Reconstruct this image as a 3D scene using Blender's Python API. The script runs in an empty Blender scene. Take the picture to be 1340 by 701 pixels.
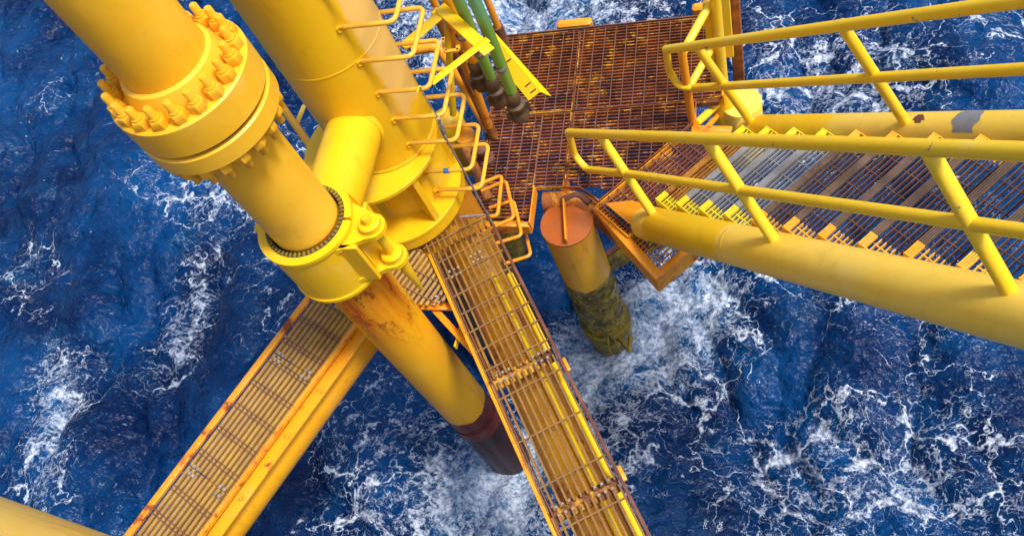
import bpy, math, random
import numpy as np
from mathutils import Vector, Matrix
random.seed(7)
R = math.radians
CH = 8.2                      # camera height above the sea, metres
F = 1150.0                    # focal length in photo pixels (1340 wide)
WM = np.array([[0.95724387, -0.02183568, -0.28845687],
               [0.12111887, -0.87528725, 0.4681906],
               [-0.26270588, -0.48311016, -0.83521865]])   # camera (right, down, forward) -> world
scene = bpy.context.scene
col = scene.collection

def P(px, py, h):
    """world point at depth h below eye level seen at photo pixel"""
    r = WM @ np.array([(px-670)/F, (py-350.5)/F, 1.0]); r = r/(-r[2])*h
    return Vector((r[0], r[1], CH-h))
def V(x, y, h): return Vector((x, y, CH-h))
def pol(az, d, h): return V(d*math.cos(R(az)), d*math.sin(R(az)), h)
Q2 = math.sqrt(2)
def S(s, w, h): return V((s+w)/Q2, (w-s)/Q2, h)     # stair frame: s along the flight, w across

# ------------------------------------------------------------------ mesh builder
class MB:
    def __init__(self): self.v = []; self.f = []
    def ring(self, c, u, w, r, n):
        b = len(self.v)
        for i in range(n):
            a = 2*math.pi*i/n
            self.v.append(tuple(c + u*(r*math.cos(a)) + w*(r*math.sin(a))))
        return b
    def bridge(self, a, b, n):
        for i in range(n):
            j = (i+1) % n
            self.f.append((a+i, a+j, b+j, b+i))
    def frame(self, d):
        d = d.normalized()
        u = d.orthogonal().normalized() if abs(d.z) < .95 else Vector((1, 0, 0))
        u = (u - d*u.dot(d)).normalized()
        return u, d.cross(u)
    def tube(self, p0, p1, r, r2=None, n=20, caps=True):
        return self.path([p0, p1], r, n, caps, r2)
    def path(self, pts, r, n=14, caps=True, r2=None):
        pts = [Vector(p) for p in pts]; r2 = r if r2 is None else r2
        d0 = (pts[1]-pts[0]).normalized(); u, w = self.frame(d0); rings = []
        for k, p in enumerate(pts):
            if k == 0: d = d0
            elif k == len(pts)-1: d = (pts[-1]-pts[-2]).normalized()
            else: d = ((pts[k]-pts[k-1]).normalized()+(pts[k+1]-pts[k]).normalized()).normalized()
            u = (u - d*u.dot(d)).normalized(); w = d.cross(u)
            rr = r+(r2-r)*k/(len(pts)-1)
            rings.append(self.ring(p, u, w, rr, n))
        for a, b in zip(rings, rings[1:]): self.bridge(a, b, n)
        if caps:
            self.f.append(tuple(rings[0]+i for i in reversed(range(n))))
            self.f.append(tuple(rings[-1]+i for i in range(n)))
        return self
    def lathe(self, c, prof, n=64, d=Vector((0, 0, 1)), closed=False):
        """prof: list of (radius, offset along d) ; c base point"""
        u, w = self.frame(d); rings = [self.ring(c+d*z, u, w, max(r, 1e-4), n) for r, z in prof]
        for a, b in zip(rings, rings[1:]): self.bridge(b, a, n) if False else self.bridge(a, b, n)
        if closed: self.bridge(rings[-1], rings[0], n)
        return self
    def box(self, c, ax, ay, az, sx, sy, sz, bev=0):
        """centre, unit axes, full sizes"""
        ax = ax.normalized(); ay = ay.normalized(); az = az.normalized()
        hx, hy, hz = sx/2, sy/2, sz/2
        if bev <= 0:
            b = len(self.v)
            for k in range(8):
                self.v.append(tuple(c + ax*(hx*(1 if k & 1 else -1)) + ay*(hy*(1 if k & 2 else -1)) + az*(hz*(1 if k & 4 else -1))))
            self.f += [tuple(b+i for i in q) for q in ((0, 2, 3, 1), (4, 5, 7, 6), (0, 1, 5, 4), (2, 6, 7, 3), (0, 4, 6, 2), (1, 3, 7, 5))]
            return self
        bev = min(bev, hx*.9, hy*.9, hz*.9)
        o = [(hx-bev, hy), (hx, hy-bev), (hx, -hy+bev), (hx-bev, -hy), (-hx+bev, -hy), (-hx, -hy+bev), (-hx, hy-bev), (-hx+bev, hy)][::-1]
        i_ = [(x*(hx-bev)/hx, y*(hy-bev)/hy) for x, y in o]
        rings = []
        for pts, z in ((i_, -hz), (o, -hz+bev), (o, hz-bev), (i_, hz)):
            b = len(self.v); rings.append(b)
            for x, y in pts: self.v.append(tuple(c+ax*x+ay*y+az*z))
        for a, b in zip(rings, rings[1:]): self.bridge(a, b, 8)
        self.f.append(tuple(rings[0]+i for i in reversed(range(8)))); self.f.append(tuple(rings[3]+i for i in range(8)))
        return self
    def bar(self, p0, p1, w, t, up=Vector((0, 0, 1)), bev=0):
        d = p1-p0; L = d.length; d.normalize()
        side = up.cross(d)
        side = side.normalized() if side.length > 1e-4 else Vector((1, 0, 0)); up2 = d.cross(side)
        return self.box((p0+p1)/2, d, side, up2, L, w, t, bev)
    def prism(self, pts, d):
        """extrude planar polygon pts by vector d"""
        n = len(pts); b = len(self.v)
        for p in pts: self.v.append(tuple(p))
        for p in pts: self.v.append(tuple(Vector(p)+d))
        self.f.append(tuple(b+i for i in reversed(range(n)))); self.f.append(tuple(b+n+i for i in range(n)))
        for i in range(n):
            j = (i+1) % n; self.f.append((b+i, b+j, b+n+j, b+n+i))
        return self
    def build(self, name, mat, parent=None, smooth=38):
        me = bpy.data.meshes.new(name); me.from_pydata(self.v, [], self.f)
        import bmesh
        bm = bmesh.new(); bm.from_mesh(me); bmesh.ops.recalc_face_normals(bm, faces=bm.faces); bm.to_mesh(me); bm.free()
        me.polygons.foreach_set('use_smooth', [True]*len(me.polygons)); me.set_sharp_from_angle(angle=R(smooth))
        me.materials.append(mat); me.update()
        o = bpy.data.objects.new(name, me); col.objects.link(o)
        if parent:
            o.parent = parent; o.matrix_parent_inverse = Matrix.Translation(-parent.location)
        return o

def tag(o, label=None, cat=None, group=None, kind=None):
    for k, v in (('label', label), ('category', cat), ('group', group), ('kind', kind)):
        if v: o[k] = v
    return o
def thing(name, label, cat, loc, group=None):
    o = bpy.data.objects.new(name, None); col.objects.link(o); o.location = loc; o.empty_display_size = .2
    return tag(o, label, cat, group)

def bend(pts, rad=.06, k=5):
    """polyline with rounded corners"""
    pts = [Vector(p) for p in pts]; out = [pts[0]]
    for a, b, c in zip(pts, pts[1:], pts[2:]):
        r = min(rad, (a-b).length*.45, (c-b).length*.45)
        p0 = b+(a-b).normalized()*r; p2 = b+(c-b).normalized()*r
        for i in range(k+1):
            t = i/k; out.append(p0*(1-t)**2+b*2*t*(1-t)+p2*t*t)
    out.append(pts[-1]); return out

# ------------------------------------------------------------------ materials
def nodes(name):
    m = bpy.data.materials.new(name); m.use_nodes = True; nt = m.node_tree; nt.nodes.clear()
    out = nt.nodes.new('ShaderNodeOutputMaterial'); b = nt.nodes.new('ShaderNodeBsdfPrincipled')
    nt.links.new(b.outputs[0], out.inputs[0]); return m, nt, b
class G:
    def __init__(s, nt): s.nt = nt
    def n(s, t, **k):
        x = s.nt.nodes.new(t)
        for a, v in k.items():
            setattr(x, a, v)
        return x
    def put(s, sock, v):
        if isinstance(v, (int, float)): sock.default_value = v
        elif isinstance(v, (tuple, list)): sock.default_value = tuple(v) if len(v) == len(sock.default_value) else tuple(v)+(1,)
        else: s.nt.links.new(v, sock)
    def coord(s, rnd=True):
        tc = s.n('ShaderNodeTexCoord'); 
        if not rnd: return tc.outputs['Object']
        oi = s.n('ShaderNodeObjectInfo'); mm = s.n('ShaderNodeMath', operation='MULTIPLY'); s.put(mm.inputs[0], oi.outputs['Random']); mm.inputs[1].default_value = 17
        va = s.n('ShaderNodeVectorMath', operation='ADD'); s.put(va.inputs[0], tc.outputs['Object']); s.put(va.inputs[1], mm.outputs[0]); return va.outputs[0]
    def scale(s, vec, sc):
        v = s.n('ShaderNodeVectorMath', operation='MULTIPLY'); s.put(v.inputs[0], vec); s.put(v.inputs[1], sc); return v.outputs[0]
    def vadd(s, a, b):
        v = s.n('ShaderNodeVectorMath', operation='ADD'); s.put(v.inputs[0], a); s.put(v.inputs[1], b); return v.outputs[0]
    def noise(s, vec, sc, det=5, rough=.55, dist=0, typ='FBM', out=0, lac=2.0):
        x = s.n('ShaderNodeTexNoise'); x.noise_type = typ
        if typ != 'FBM': x.normalize = False if hasattr(x, 'normalize') and typ != 'FBM' else True
        s.put(x.inputs['Vector'], vec); x.inputs['Scale'].default_value = sc; x.inputs['Detail'].default_value = det
        x.inputs['Roughness'].default_value = rough; x.inputs['Distortion'].default_value = dist; x.inputs['Lacunarity'].default_value = lac
        return x.outputs[out]
    def math(s, op, a, b=None, c=None, clamp=False):
        x = s.n('ShaderNodeMath', operation=op); x.use_clamp = clamp; s.put(x.inputs[0], a)
        if b is not None: s.put(x.inputs[1], b)
        if c is not None: s.put(x.inputs[2], c)
        return x.outputs[0]
    def smooth(s, v, a, b, lo=0., hi=1.):
        x = s.n('ShaderNodeMapRange', interpolation_type='SMOOTHSTEP'); s.put(x.inputs[0], v)
        for i, q in ((1, a), (2, b), (3, lo), (4, hi)): s.put(x.inputs[i], q)
        return x.outputs[0]
    def mix(s, f, a, b):
        x = s.n('ShaderNodeMix', data_type='RGBA'); s.put(x.inputs[0], f); s.put(x.inputs[6], a); s.put(x.inputs[7], b); return x.outputs[2]
    def bump(s, h, st, dist=.01, nrm=None):
        x = s.n('ShaderNodeBump'); x.inputs['Strength'].default_value = st; x.inputs['Distance'].default_value = dist; s.put(x.inputs['Height'], h)
        if nrm is not None: s.put(x.inputs['Normal'], nrm)
        return x.outputs[0]

Y1 = (.80, .40, .008); Y2 = (.80, .47, .03); BEIGE = (.80, .46, .07); ORANGE = (.62, .22, .006)
RUST_D = (.055, .016, .008); RUST_O = (.38, .10, .012)
def paint(name, base, tint, rust=.0, rough=.42, chips=0., streak=.25, zones=(), rust_scale=5., bands=None, cracks=False, spec=.5, fade=False):
    """weathered paint. rust 0..1 share; zones: (z, colour, wobble) colour below that height"""
    m, nt, b = nodes(name); g = G(nt); co = g.coord()
    n1 = g.smooth(g.noise(co, 1.6, 5, .6), .35, .68)
    c = g.mix(n1, base, tint)
    fine = g.noise(co, 22, 6, .65)
    c = g.mix(g.smooth(fine, .5, .8, 0, .22), c, tuple(x*.62 for x in base))
    if streak:
        st = g.noise(g.scale(co, (9, 9, .9)), 1.6, 6, .65)
        c = g.mix(g.smooth(st, .52, .75, 0, streak), c, (base[0]*.55, base[1]*.40, base[2]*.4))
    chalk = g.smooth(g.noise(g.vadd(co, (11, 4, 2)), 2.3, 8, .68, .4), .54, .74, 0, .55)
    c = g.mix(chalk, c, tuple(min(.85, x*.85+.13) for x in base))
    smut = g.smooth(g.noise(g.vadd(co, (1, 14, 6)), 3.4, 9, .72, .2), .57, .75, 0, .42)
    c = g.mix(smut, c, (base[0]*.55, base[1]*.42, base[2]*.5))
    geo = g.n('ShaderNodeNewGeometry'); sep = g.n('ShaderNodeSeparateXYZ'); g.put(sep.inputs[0], geo.outputs['Position'])
    if fade:      # paler beige over one flank of the upper leg, ragged edge
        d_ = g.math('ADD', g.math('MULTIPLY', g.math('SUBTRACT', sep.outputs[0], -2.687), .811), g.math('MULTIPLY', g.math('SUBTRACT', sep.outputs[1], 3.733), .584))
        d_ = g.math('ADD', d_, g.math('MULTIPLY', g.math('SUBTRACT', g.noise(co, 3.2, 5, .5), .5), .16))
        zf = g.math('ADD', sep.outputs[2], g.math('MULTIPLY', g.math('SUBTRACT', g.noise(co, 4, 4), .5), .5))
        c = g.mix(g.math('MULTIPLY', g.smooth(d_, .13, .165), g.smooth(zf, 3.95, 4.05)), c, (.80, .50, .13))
    rgh = rough; hh = g.math('MULTIPLY', fine, .25)
    if cracks:
        w = g.noise(g.scale(co, (1.7, 1.7, .38)), 3.6, 5, .6, .15, out=0)
        ln = g.math('ABSOLUTE', g.math('SUBTRACT', w, .5)); crk = g.smooth(ln, .0, .022, 1, 0)
        zz = g.smooth(g.math('ADD', sep.outputs[2], g.math('MULTIPLY', g.noise(co, 3, 3), .5)), cracks[0], cracks[1])
        c = g.mix(g.math('MULTIPLY', zz, g.smooth(g.noise(g.scale(co, (5, 5, .8)), 1.3, 5, .6), .40, .60, .30, .95)), c, (.66, .14, .004))
        c = g.mix(g.math('MULTIPLY', crk, g.math('MULTIPLY', zz, .85)), c, (.20, .035, .006))
    if rust > 0:
        rn = g.noise(co, rust_scale, 9, .68, .3)
        t = .78-.55*rust
        mk = g.smooth(rn, t-.03, t+.05)
        halo = g.smooth(rn, t-.085, t+.01, 0, .7)
        c = g.mix(halo, c, (base[0]*.72, base[1]*.34, .006))
        rc = g.mix(g.noise(co, 30, 5, .7), RUST_D, RUST_O)
        c = g.mix(mk, c, rc)
        rgh = g.smooth(mk, 0, 1, rough, .85); hh = g.math('ADD', hh, g.math('MULTIPLY', mk, -.5))
    if chips > 0:
        cn = g.noise(co, 14, 7, .6, .2); ck = g.smooth(cn, .80-.2*chips, .815-.2*chips)
        c = g.mix(ck, c, g.mix(g.noise(co, 60, 2), (.10, .08, .08), (.34, .33, .33)))
    for z, cc, wob, c2 in zones:
        zz = g.math('ADD', sep.outputs[2], g.math('MULTIPLY', g.math('SUBTRACT', g.noise(co, 4.5, 6, .6), .5), wob))
        mk = g.smooth(zz, z-.012, z+.012, 1, 0)
        cz = g.mix(g.smooth(g.noise(co, 9, 8, .7, .5), .38, .62), cc, c2)
        c = g.mix(mk, c, cz)
    g.put(b.inputs['Base Color'], c); g.put(b.inputs['Roughness'], rgh)
    b.inputs['Specular IOR Level'].default_value = spec
    g.put(b.inputs['Normal'], g.bump(g.math('ADD', hh, g.math('MULTIPLY', g.noise(co, 5, 3), .8)), .4, .008)); return m

def rusty(name, c1, c2, c3, s3=.6, rough=.8, scale=7., k3=.35):
    m, nt, b = nodes(name); g = G(nt); co = g.coord()
    c = g.mix(g.smooth(g.noise(co, scale, 8, .7), .35, .65), c1, c2)
    c = g.mix(g.smooth(g.noise(g.vadd(co, (5, 3, 9)), scale*k3, 8, .75, .4), s3, s3+.08), c, c3)
    c = g.mix(g.smooth(g.noise(co, 60, 4, .7), .5, .8, 0, .5), c, tuple(x*.45 for x in c1))
    g.put(b.inputs['Base Color'], c); b.inputs['Roughness'].default_value = rough
    g.put(b.inputs['Normal'], g.bump(g.noise(co, 45, 5, .7), .6, .006)); return m

M = {}
M['riser'] = paint('riser_paint', (.82, .42, .008), (.84, .48, .035), streak=.12, chips=.12)
M['riser_low'] = paint('riser_lower_paint', (.82, .43, .006), (.80, .37, .006), streak=.35, rust=.12,
    spec=.25, cracks=(3.0, 3.9), zones=((1.47, (.16, .022, .010), .22, (.075, .010, .008)), (1.02, (.040, .007, .006), .05, (.018, .007, .007))))
M['flange'] = paint('flange_paint', (.82, .43, .010), (.84, .49, .04), streak=.08)
M['bolt'] = paint('bolt_paint', (.78, .37, .008), (.8, .42, .015), streak=.0, rust=.07, rust_scale=16)
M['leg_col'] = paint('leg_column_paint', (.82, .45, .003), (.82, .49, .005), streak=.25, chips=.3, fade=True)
M['leg'] = paint('leg_paint', (.82, .47, .003), (.82, .50, .008), streak=.3, chips=.3, rust=.05)
M['clamp'] = paint('clamp_paint', (.82, .50, .003), (.82, .47, .004), streak=.25, chips=.2, rust=.04)
M['rail'] = paint('handrail_paint', (.88, .60, .03), (.88, .56, .014), streak=.0, chips=.58, rough=.36)
M['stringer'] = paint('stringer_paint', (.88, .62, .10), (.88, .58, .05), streak=.15, chips=.3, rust=.08, rough=.4)
M['hoop'] = paint('rung_paint', (.78, .43, .045), (.78, .38, .02), streak=.2, rust=.18, rust_scale=9)
M['orange'] = paint('orange_paint', (.76, .28, .008), (.76, .33, .01), rust=.36, streak=.5)
M['orange_clean'] = paint('worn_orange_paint', (.80, .33, .008), (.78, .27, .008), rust=.16, streak=.4)
M['catwalk_edge'] = paint('catwalk_edge_paint', (.78, .36, .008), (.78, .28, .006), rust=.27, streak=.3, rust_scale=7)
M['brace'] = paint('brace_paint', (.80, .40, .008), (.76, .30, .008), rust=.10, streak=.25)
M['yellow_bright'] = paint('bright_yellow_paint', (.82, .56, .003), (.82, .50, .003), streak=.1)
M['stub'] = paint('pile_paint', (.80, .40, .006), (.70, .28, .008), streak=.6, rust=.14,
    zones=((1.30, (.42, .28, .010), .35, (.035, .028, .012)), (.92, (.028, .024, .014), .35, (.28, .19, .010)), (.50, (.30, .21, .008), .3, (.08, .06, .015))))
M['cap'] = rusty('cap_primer', (.46, .105, .008), (.36, .10, .018), (.62, .26, .008), .60, .7, 5)
M['growth'] = rusty('marine_growth', (.035, .03, .02), (.26, .19, .012), (.05, .045, .035), .6, .85, 9)
M['growth_y'] = rusty('algae_steel', (.22, .16, .008), (.09, .07, .012), (.05, .045, .03), .6, .8, 8)
M['grate'] = rusty('rusty_grating', (.09, .022, .010), (.36, .09, .010), (.78, .34, .010), .54, .75, 6, 1.1)
M['grate_cross'] = rusty('grating_cross_bar', (.17, .08, .055), (.15, .06, .04), (.50, .24, .03), .60, .7, 6)
M['seam'] = rusty('seam_bar', (.06, .02, .012), (.2, .06, .015), (.6, .3, .015), .5, .7, 4)
M['edge_rust'] = rusty('edge_rust', (.10, .035, .025), (.20, .075, .04), (.36, .12, .02), .62, .75, 6)
M['walkbar'] = rusty('catwalk_bar', (.17, .08, .025), (.28, .14, .025), (.09, .035, .018), .56, .6, 6)
M['slat'] = rusty('slat_steel', (.27, .145, .03), (.38, .21, .035), (.14, .06, .02), .60, .55, 6)
M['walkcross'] = rusty('catwalk_cross', (.18, .095, .035), (.26, .13, .03), (.12, .05, .02), .62, .6, 6)
M['tread'] = rusty('tread_rust', (.09, .036, .02), (.15, .07, .035), (.27, .14, .08), .62, .75, 8)
M['tread_nose'] = rusty('tread_nosing', (.095, .058, .042), (.17, .105, .072), (.06, .035, .025), .6, .8, 10)
M['tread_or'] = rusty('tread_orange', (.32, .11, .015), (.5, .22, .015), (.12, .04, .02), .56, .7, 8)
M['galv'] = rusty('galvanised_steel', (.27, .27, .28), (.20, .20, .21), (.34, .33, .32), .62, .5, 9)
M['tread_y'] = paint('tread_yellow', (.80, .44, .03), (.8, .36, .01), rust=.06, streak=0)
M['tread_yb'] = paint('tread_bright_yellow', (.80, .66, .01), (.8, .6, .01), streak=0)
M['rubber'] = rusty('rubber', (.02, .018, .018), (.05, .04, .035), (.12, .10, .08), .66, .6, 12)
M['dark_steel'] = rusty('dark_coupling', (.055, .035, .02), (.10, .05, .02), (.13, .10, .03), .6, .55, 14)
M['clip'] = rusty('clip_steel', (.32, .28, .25), (.22, .17, .13), (.42, .40, .38), .6, .45, 10)
M['cable'] = rusty('wire_rope', (.16, .12, .11), (.25, .2, .18), (.1, .06, .05), .6, .5, 20)
M['black'] = rusty('black_mark', (.02, .02, .02), (.03, .03, .03), (.02, .02, .02), .6, .6)
M['grey_patch'] = rusty('grey_primer', (.20, .21, .24), (.25, .25, .27), (.18, .19, .22), .6, .5, 6)
M['blue'] = rusty('blue_tape', (.02, .14, .42), (.03, .18, .5), (.02, .1, .3), .6, .5)
def hosemat():
    m, nt, b = nodes('green_hose'); g = G(nt); co = g.coord(False)
    geo = g.n('ShaderNodeNewGeometry'); sep = g.n('ShaderNodeSeparateXYZ'); g.put(sep.inputs[0], geo.outputs['Position'])
    z = g.math('ADD', sep.outputs[2], g.math('MULTIPLY', g.noise(co, 3, 4), .5))
    c = g.mix(g.smooth(z, 4.35, 5.0), (.14, .27, .035), (.02, .32, .27))
    c = g.mix(g.smooth(g.noise(g.scale(co, (8, 8, 1.5)), 2, 5, .6), .5, .68, 0, .55), c, (.26, .30, .02))
    g.put(b.inputs['Base Color'], c); b.inputs['Roughness'].default_value = .42
    g.put(b.inputs['Normal'], g.bump(g.noise(co, 60, 3), .2, .004)); return m
M['hose'] = hosemat()

# ------------------------------------------------------------------ gratings
def clip_line(poly, p, d):
    """interval of t where p+t*d inside convex 2D poly (ccw or cw)"""
    n = len(poly); area = sum(poly[i][0]*poly[(i+1) % n][1]-poly[(i+1) % n][0]*poly[i][1] for i in range(n))
    sg = 1 if area > 0 else -1; t0, t1 = -1e9, 1e9
    for i in range(n):
        a, b = poly[i], poly[(i+1) % n]; ex, ey = b[0]-a[0], b[1]-a[1]
        nx, ny = -ey*sg, ex*sg
        num = (p[0]-a[0])*nx+(p[1]-a[1])*ny; den = d[0]*nx+d[1]*ny
        if abs(den) < 1e-9:
            if num < 0: return None
        else:
            t = -num/den
            if den > 0: t0 = max(t0, t)
            else: t1 = min(t1, t)
    return (t0, t1) if t1-t0 > .01 else None
def bars(mb, poly, ang, pitch, t, depth, top, off=0., jit=0.):
    """flat bars parallel to direction ang (deg) filling the polygon, top surface at z=top"""
    d = (math.cos(R(ang)), math.sin(R(ang))); nrm = (-d[1], d[0])
    vals = [x*nrm[0]+y*nrm[1] for x, y in poly]; k = min(vals)+pitch*.5+off
    while k < max(vals)-.002:
        iv = clip_line(poly, (nrm[0]*k, nrm[1]*k), d)
        if iv:
            dz = random.uniform(-jit, jit)
            a = Vector((nrm[0]*k+d[0]*iv[0], nrm[1]*k+d[1]*iv[0], top-depth/2+dz)); b = Vector((nrm[0]*k+d[0]*iv[1], nrm[1]*k+d[1]*iv[1], top-depth/2+dz))
            mb.bar(a, b, t, depth)
        k += pitch
    return mb
def rim(mb, poly, t, depth, top):
    n = len(poly)
    for i in range(n):
        a = Vector((*poly[i], top-depth/2)); b = Vector((*poly[(i+1) % n], top-depth/2))
        mb.bar(a, b, t, depth)
    return mb
def inset(poly, k):
    cx = sum(p[0] for p in poly)/len(poly); cy = sum(p[1] for p in poly)/len(poly)
    return [(cx+(x-cx)*k, cy+(y-cy)*k) for x, y in poly]
def xy(p): return (p.x, p.y)

# ================================================================== 1 riser
RA, RD, RR = 136.5, 3.585, .206
RX, RY = RD*math.cos(R(RA)), RD*math.sin(R(RA))
riser = thing('riser_pipe', 'large flanged yellow riser pipe at the left, its lower end dark red in the sea', 'pipe', V(RX, RY, CH))
def ax(h): return V(RX, RY, h)
MB().lathe(ax(3.80), [(RR, 0), (RR, 5.3)], 72).build('upper_pipe', M['riser'], riser)
MB().lathe(ax(9.4), [(RR, 0), (RR, 5.62)], 72).build('lower_pipe', M['riser_low'], riser)
# raised coating band in the splash zone
MB().lathe(ax(7.03), [(RR+.001, 0), (RR+.008, .01), (RR+.008, .06), (RR+.001, .07)], 72).build('coating_band', M['riser_low'], riser)
fr = .352
up = [(RR+.001, .10), (RR+.022, .09), (RR+.055, 0), (fr-.008, 0), (fr, -.008), (fr, -.172), (fr-.012, -.184), (fr-.03, -.19)]
MB().lathe(ax(2.515), up, 96).build('flange', M['flange'], riser)
lo = [(fr-.03, .112), (fr-.010, .112), (fr, .104), (fr, .008), (fr-.008, 0), (RR+.06, 0), (RR+.022, -.09), (RR+.001, -.10)]
MB().lathe(ax(2.83), lo, 96).build('flange', M['flange'], riser)
MB().lathe(ax(2.74), [(fr-.028, 0), (fr-.028, .06)], 96).build('gasket', M['black'], riser)
NB = 20
def bolt():
    mb = MB(); c = Vector((0, 0, 0))
    mb.lathe(c, [(0, .120), (.015, .120), (.0205, .113), (.0205, -.425), (.015, -.432), (0, -.432)], 16)
    for z0, z1 in ((.001, .05), (-.372, -.319)):
        mb.lathe(c, [(.0, z0), (.039, z0), (.041, z0+.005), (.041, z1-.005), (.037, z1), (0, z1)], 6)
    mb.lathe(c, [(0, .05), (.029, .05), (.027, .062), (0, .062)], 16)
    return mb
b0 = None
for k in range(NB):
    a = 2*math.pi*(k+.35)/NB; loc = ax(2.515)+Vector((.303*math.cos(a), .303*math.sin(a), 0))
    if b0 is None:
        b0 = bolt().build('bolt', M['bolt']); o = b0; o.parent = riser
    else:
        o = b0.copy(); col.objects.link(o)
    o.parent = riser; o.matrix_parent_inverse = Matrix.Translation(-riser.location)
    o.location = loc; o.rotation_euler = (0, 0, random.uniform(0, 1))
    for kk in ('label', 'category'): pass

# ================================================================== 2 leg
LX, LY, LR = -2.687, 3.733, .366
CX, CY, CR = -2.80, 3.622, .515
leg = thing('platform_leg', 'thick vertical yellow leg column at the top centre with two flat collars at its foot', 'column', V(LX, LY, CH))
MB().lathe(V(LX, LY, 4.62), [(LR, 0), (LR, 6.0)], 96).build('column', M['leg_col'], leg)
MB().lathe(V(LX, LY, 4.60), [(LR+.001, -.0), (LR+.012, .012), (LR+.001, .03)], 96).build('weld_bead', M['leg'], leg)
for hh_ in (2.55, 3.62):
    MB().lathe(V(LX, LY, hh_), [(LR, -.002), (LR+.003, .004), (LR+.003, .012), (LR, .018)], 96).build('weld_bead', M['leg_col'], leg)
def plate(h0, h1, name, rin):
    c = V(CX, CY, h1); t = h1-h0
    mb = MB(); mb.lathe(c, [(CR-.006, 0), (CR, .006), (CR, t-.006), (CR-.006, t), (.02, t)], 96)
    mb.lathe(c, [(.02, 0), (CR-.006, 0)], 96); return mb.build(name, M['leg'], leg)
plate(4.60, 4.64, 'collar_plate', LR)
plate(5.145, 5.185, 'collar_plate', LR)
MB().lathe(V(CX, CY, 5.275), [(CR-.012, 0), (CR-.004, 0), (CR-.004, .088), (CR-.012, .088)], 96).build('collar_skirt', M['leg'], leg)
MB().lathe(V(LX-.02, LY-.02, 5.145), [(.352, 0), (.346, .01), (.346, .505)], 80).build('sleeve', M['leg'], leg)
for th in (-38, -96, 25, 150):
    d = Vector((math.cos(R(th)), math.sin(R(th)), 0)); sd = Vector((-d.y, d.x, 0))
    cc = V(CX, CY, 4.8925)
    MB().box(cc+d*(.30+.10), d, sd, Vector((0, 0, 1)), .20, .05 if th == -38 else .022, .500, .004).build('gusset', M['leg'], leg)
# arm to the riser clamp
a0 = V(LX, LY, 4.22); a1 = V(RX+.0, RY, 4.0)
dirA = (a1-a0).normalized()
MB().tube(a0+dirA*.2, a1-dirA*.26, .185, n=64).build('arm', M['leg'], leg)
MB().lathe(a0+dirA*.335, [(.188, 0), (.205, .01), (.188, .035)], 64, dirA).build('weld_bead', M['leg'], leg)
# lower pile inside the jacket
MB().lathe(V(LX, LY, 9.4), [(.34, 0), (.34, 4.1)], 64).build('lower_shaft', paint('leg_low', (.6, .26, .008), (.5, .2, .01), rust=.3, streak=.6, zones=((1.7, (.05, .045, .03), .4, (.16, .11, .012)),)), leg)
# small eye lug
MB().path(bend([P(546, 121, 3.9), P(549, 112, 3.88), P(553, 118, 3.93)], .02), .008).build('eye_lug', M['leg'], leg)

# ================================================================== 3 clamp
cl = thing('pipe_clamp', 'yellow hinged guide clamp gripping the riser pipe on a black ribbed liner', 'clamp', ax(4.22))
KR = .288
def partring(c, rin, rout, t, a0, a1, n=80):
    mb = MB(); vs = []
    for i in range(n+1):
        a = R(a0+(a1-a0)*i/n); d = Vector((math.cos(a), math.sin(a), 0))
        b = len(mb.v)
        mb.v += [tuple(c+d*rin), tuple(c+d*rout), tuple(c+d*rout+Vector((0, 0, t))), tuple(c+d*rin+Vector((0, 0, t)))]
        if i:
            for q in range(4): mb.f.append((b-4+q, b-4+(q+1) % 4, b+(q+1) % 4, b+q))
    mb.f.append((0, 3, 2, 1)); mb.f.append((b, b+1, b+2, b+3)); return mb
partring(ax(4.262), .246, KR, .475, 2, 178).build('shell', M['clamp'], cl)
partring(ax(4.262), .246, KR, .475, 182, 358).build('shell', M['clamp'], cl)
for h in (3.812, 4.255):
    partring(ax(h), .25, KR+.010, .026, 182, 357).build('lip', M['clamp'], cl)
MB().lathe(ax(4.20), [(.216, 0), (.214, .405), (.226, .415), (.238, .41), (.2455, .40), (.2455, 0)], 96).build('liner', M['rubber'], cl)
mb = MB()
for k in range(52):
    a = 2*math.pi*k/52; d = Vector((math.cos(a), math.sin(a), 0)); s = Vector((-d.y, d.x, 0))
    mb.box(ax(3.783)+d*.233, d, s, Vector((0, 0, 1)), .030, .018, .020, .006)
mb.build('liner_rib', M['growth_y'], cl)
# hinge on the +x side: lug box, bosses and pin
PX, PY = RX+.41, RY-.03
xx, yy, zz = Vector((1, 0, 0)), Vector((0, 1, 0)), Vector((0, 0, 1))
for h in (3.86, 4.20):
    mb = MB(); z = V(0, 0, h).z
    pts = [Vector((RX+.26, RY+.13, z)), Vector((RX+.20, RY-.20, z)), Vector((PX-.02, PY-.085, z))]
    for k in range(7):
        a = R(-90+180*k/6); pts.append(Vector((PX+.085*math.cos(a), PY+.085*math.sin(a), z)))
    mb.prism(pts, Vector((0, 0, .035))); mb.build('lug', M['clamp'], cl)
MB().box(V(RX+.27, RY-.16, 4.01), (xx*.35+yy*-.0).normalized(), yy, zz, .15, .03, .37, .005).build('lug_web', M['clamp'], cl)
MB().box(V(RX+.315, RY+.02, 4.01), xx, yy, zz, .022, .28, .30, .004).build('lug_web', M['clamp'], cl)
mb = MB(); mb.lathe(V(PX, PY, 3.825), [(0, .045), (.058, .045), (.066, .037), (.066, 0)], 32); mb.lathe(V(PX, PY, 3.79), [(0, .06), (.022, .06), (.028, .05), (.028, 0)], 20)
mb.build('boss', M['clamp'], cl)
MB().lathe(V(PX, PY, 4.165), [(0, .05), (.060, .05), (.068, .042), (.068, 0)], 32).build('boss', M['clamp'], cl)
MB().lathe(V(PX, PY, 4.26), [(.027, 0), (.027, .44)], 24).build('pin', M['clamp'], cl)
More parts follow.
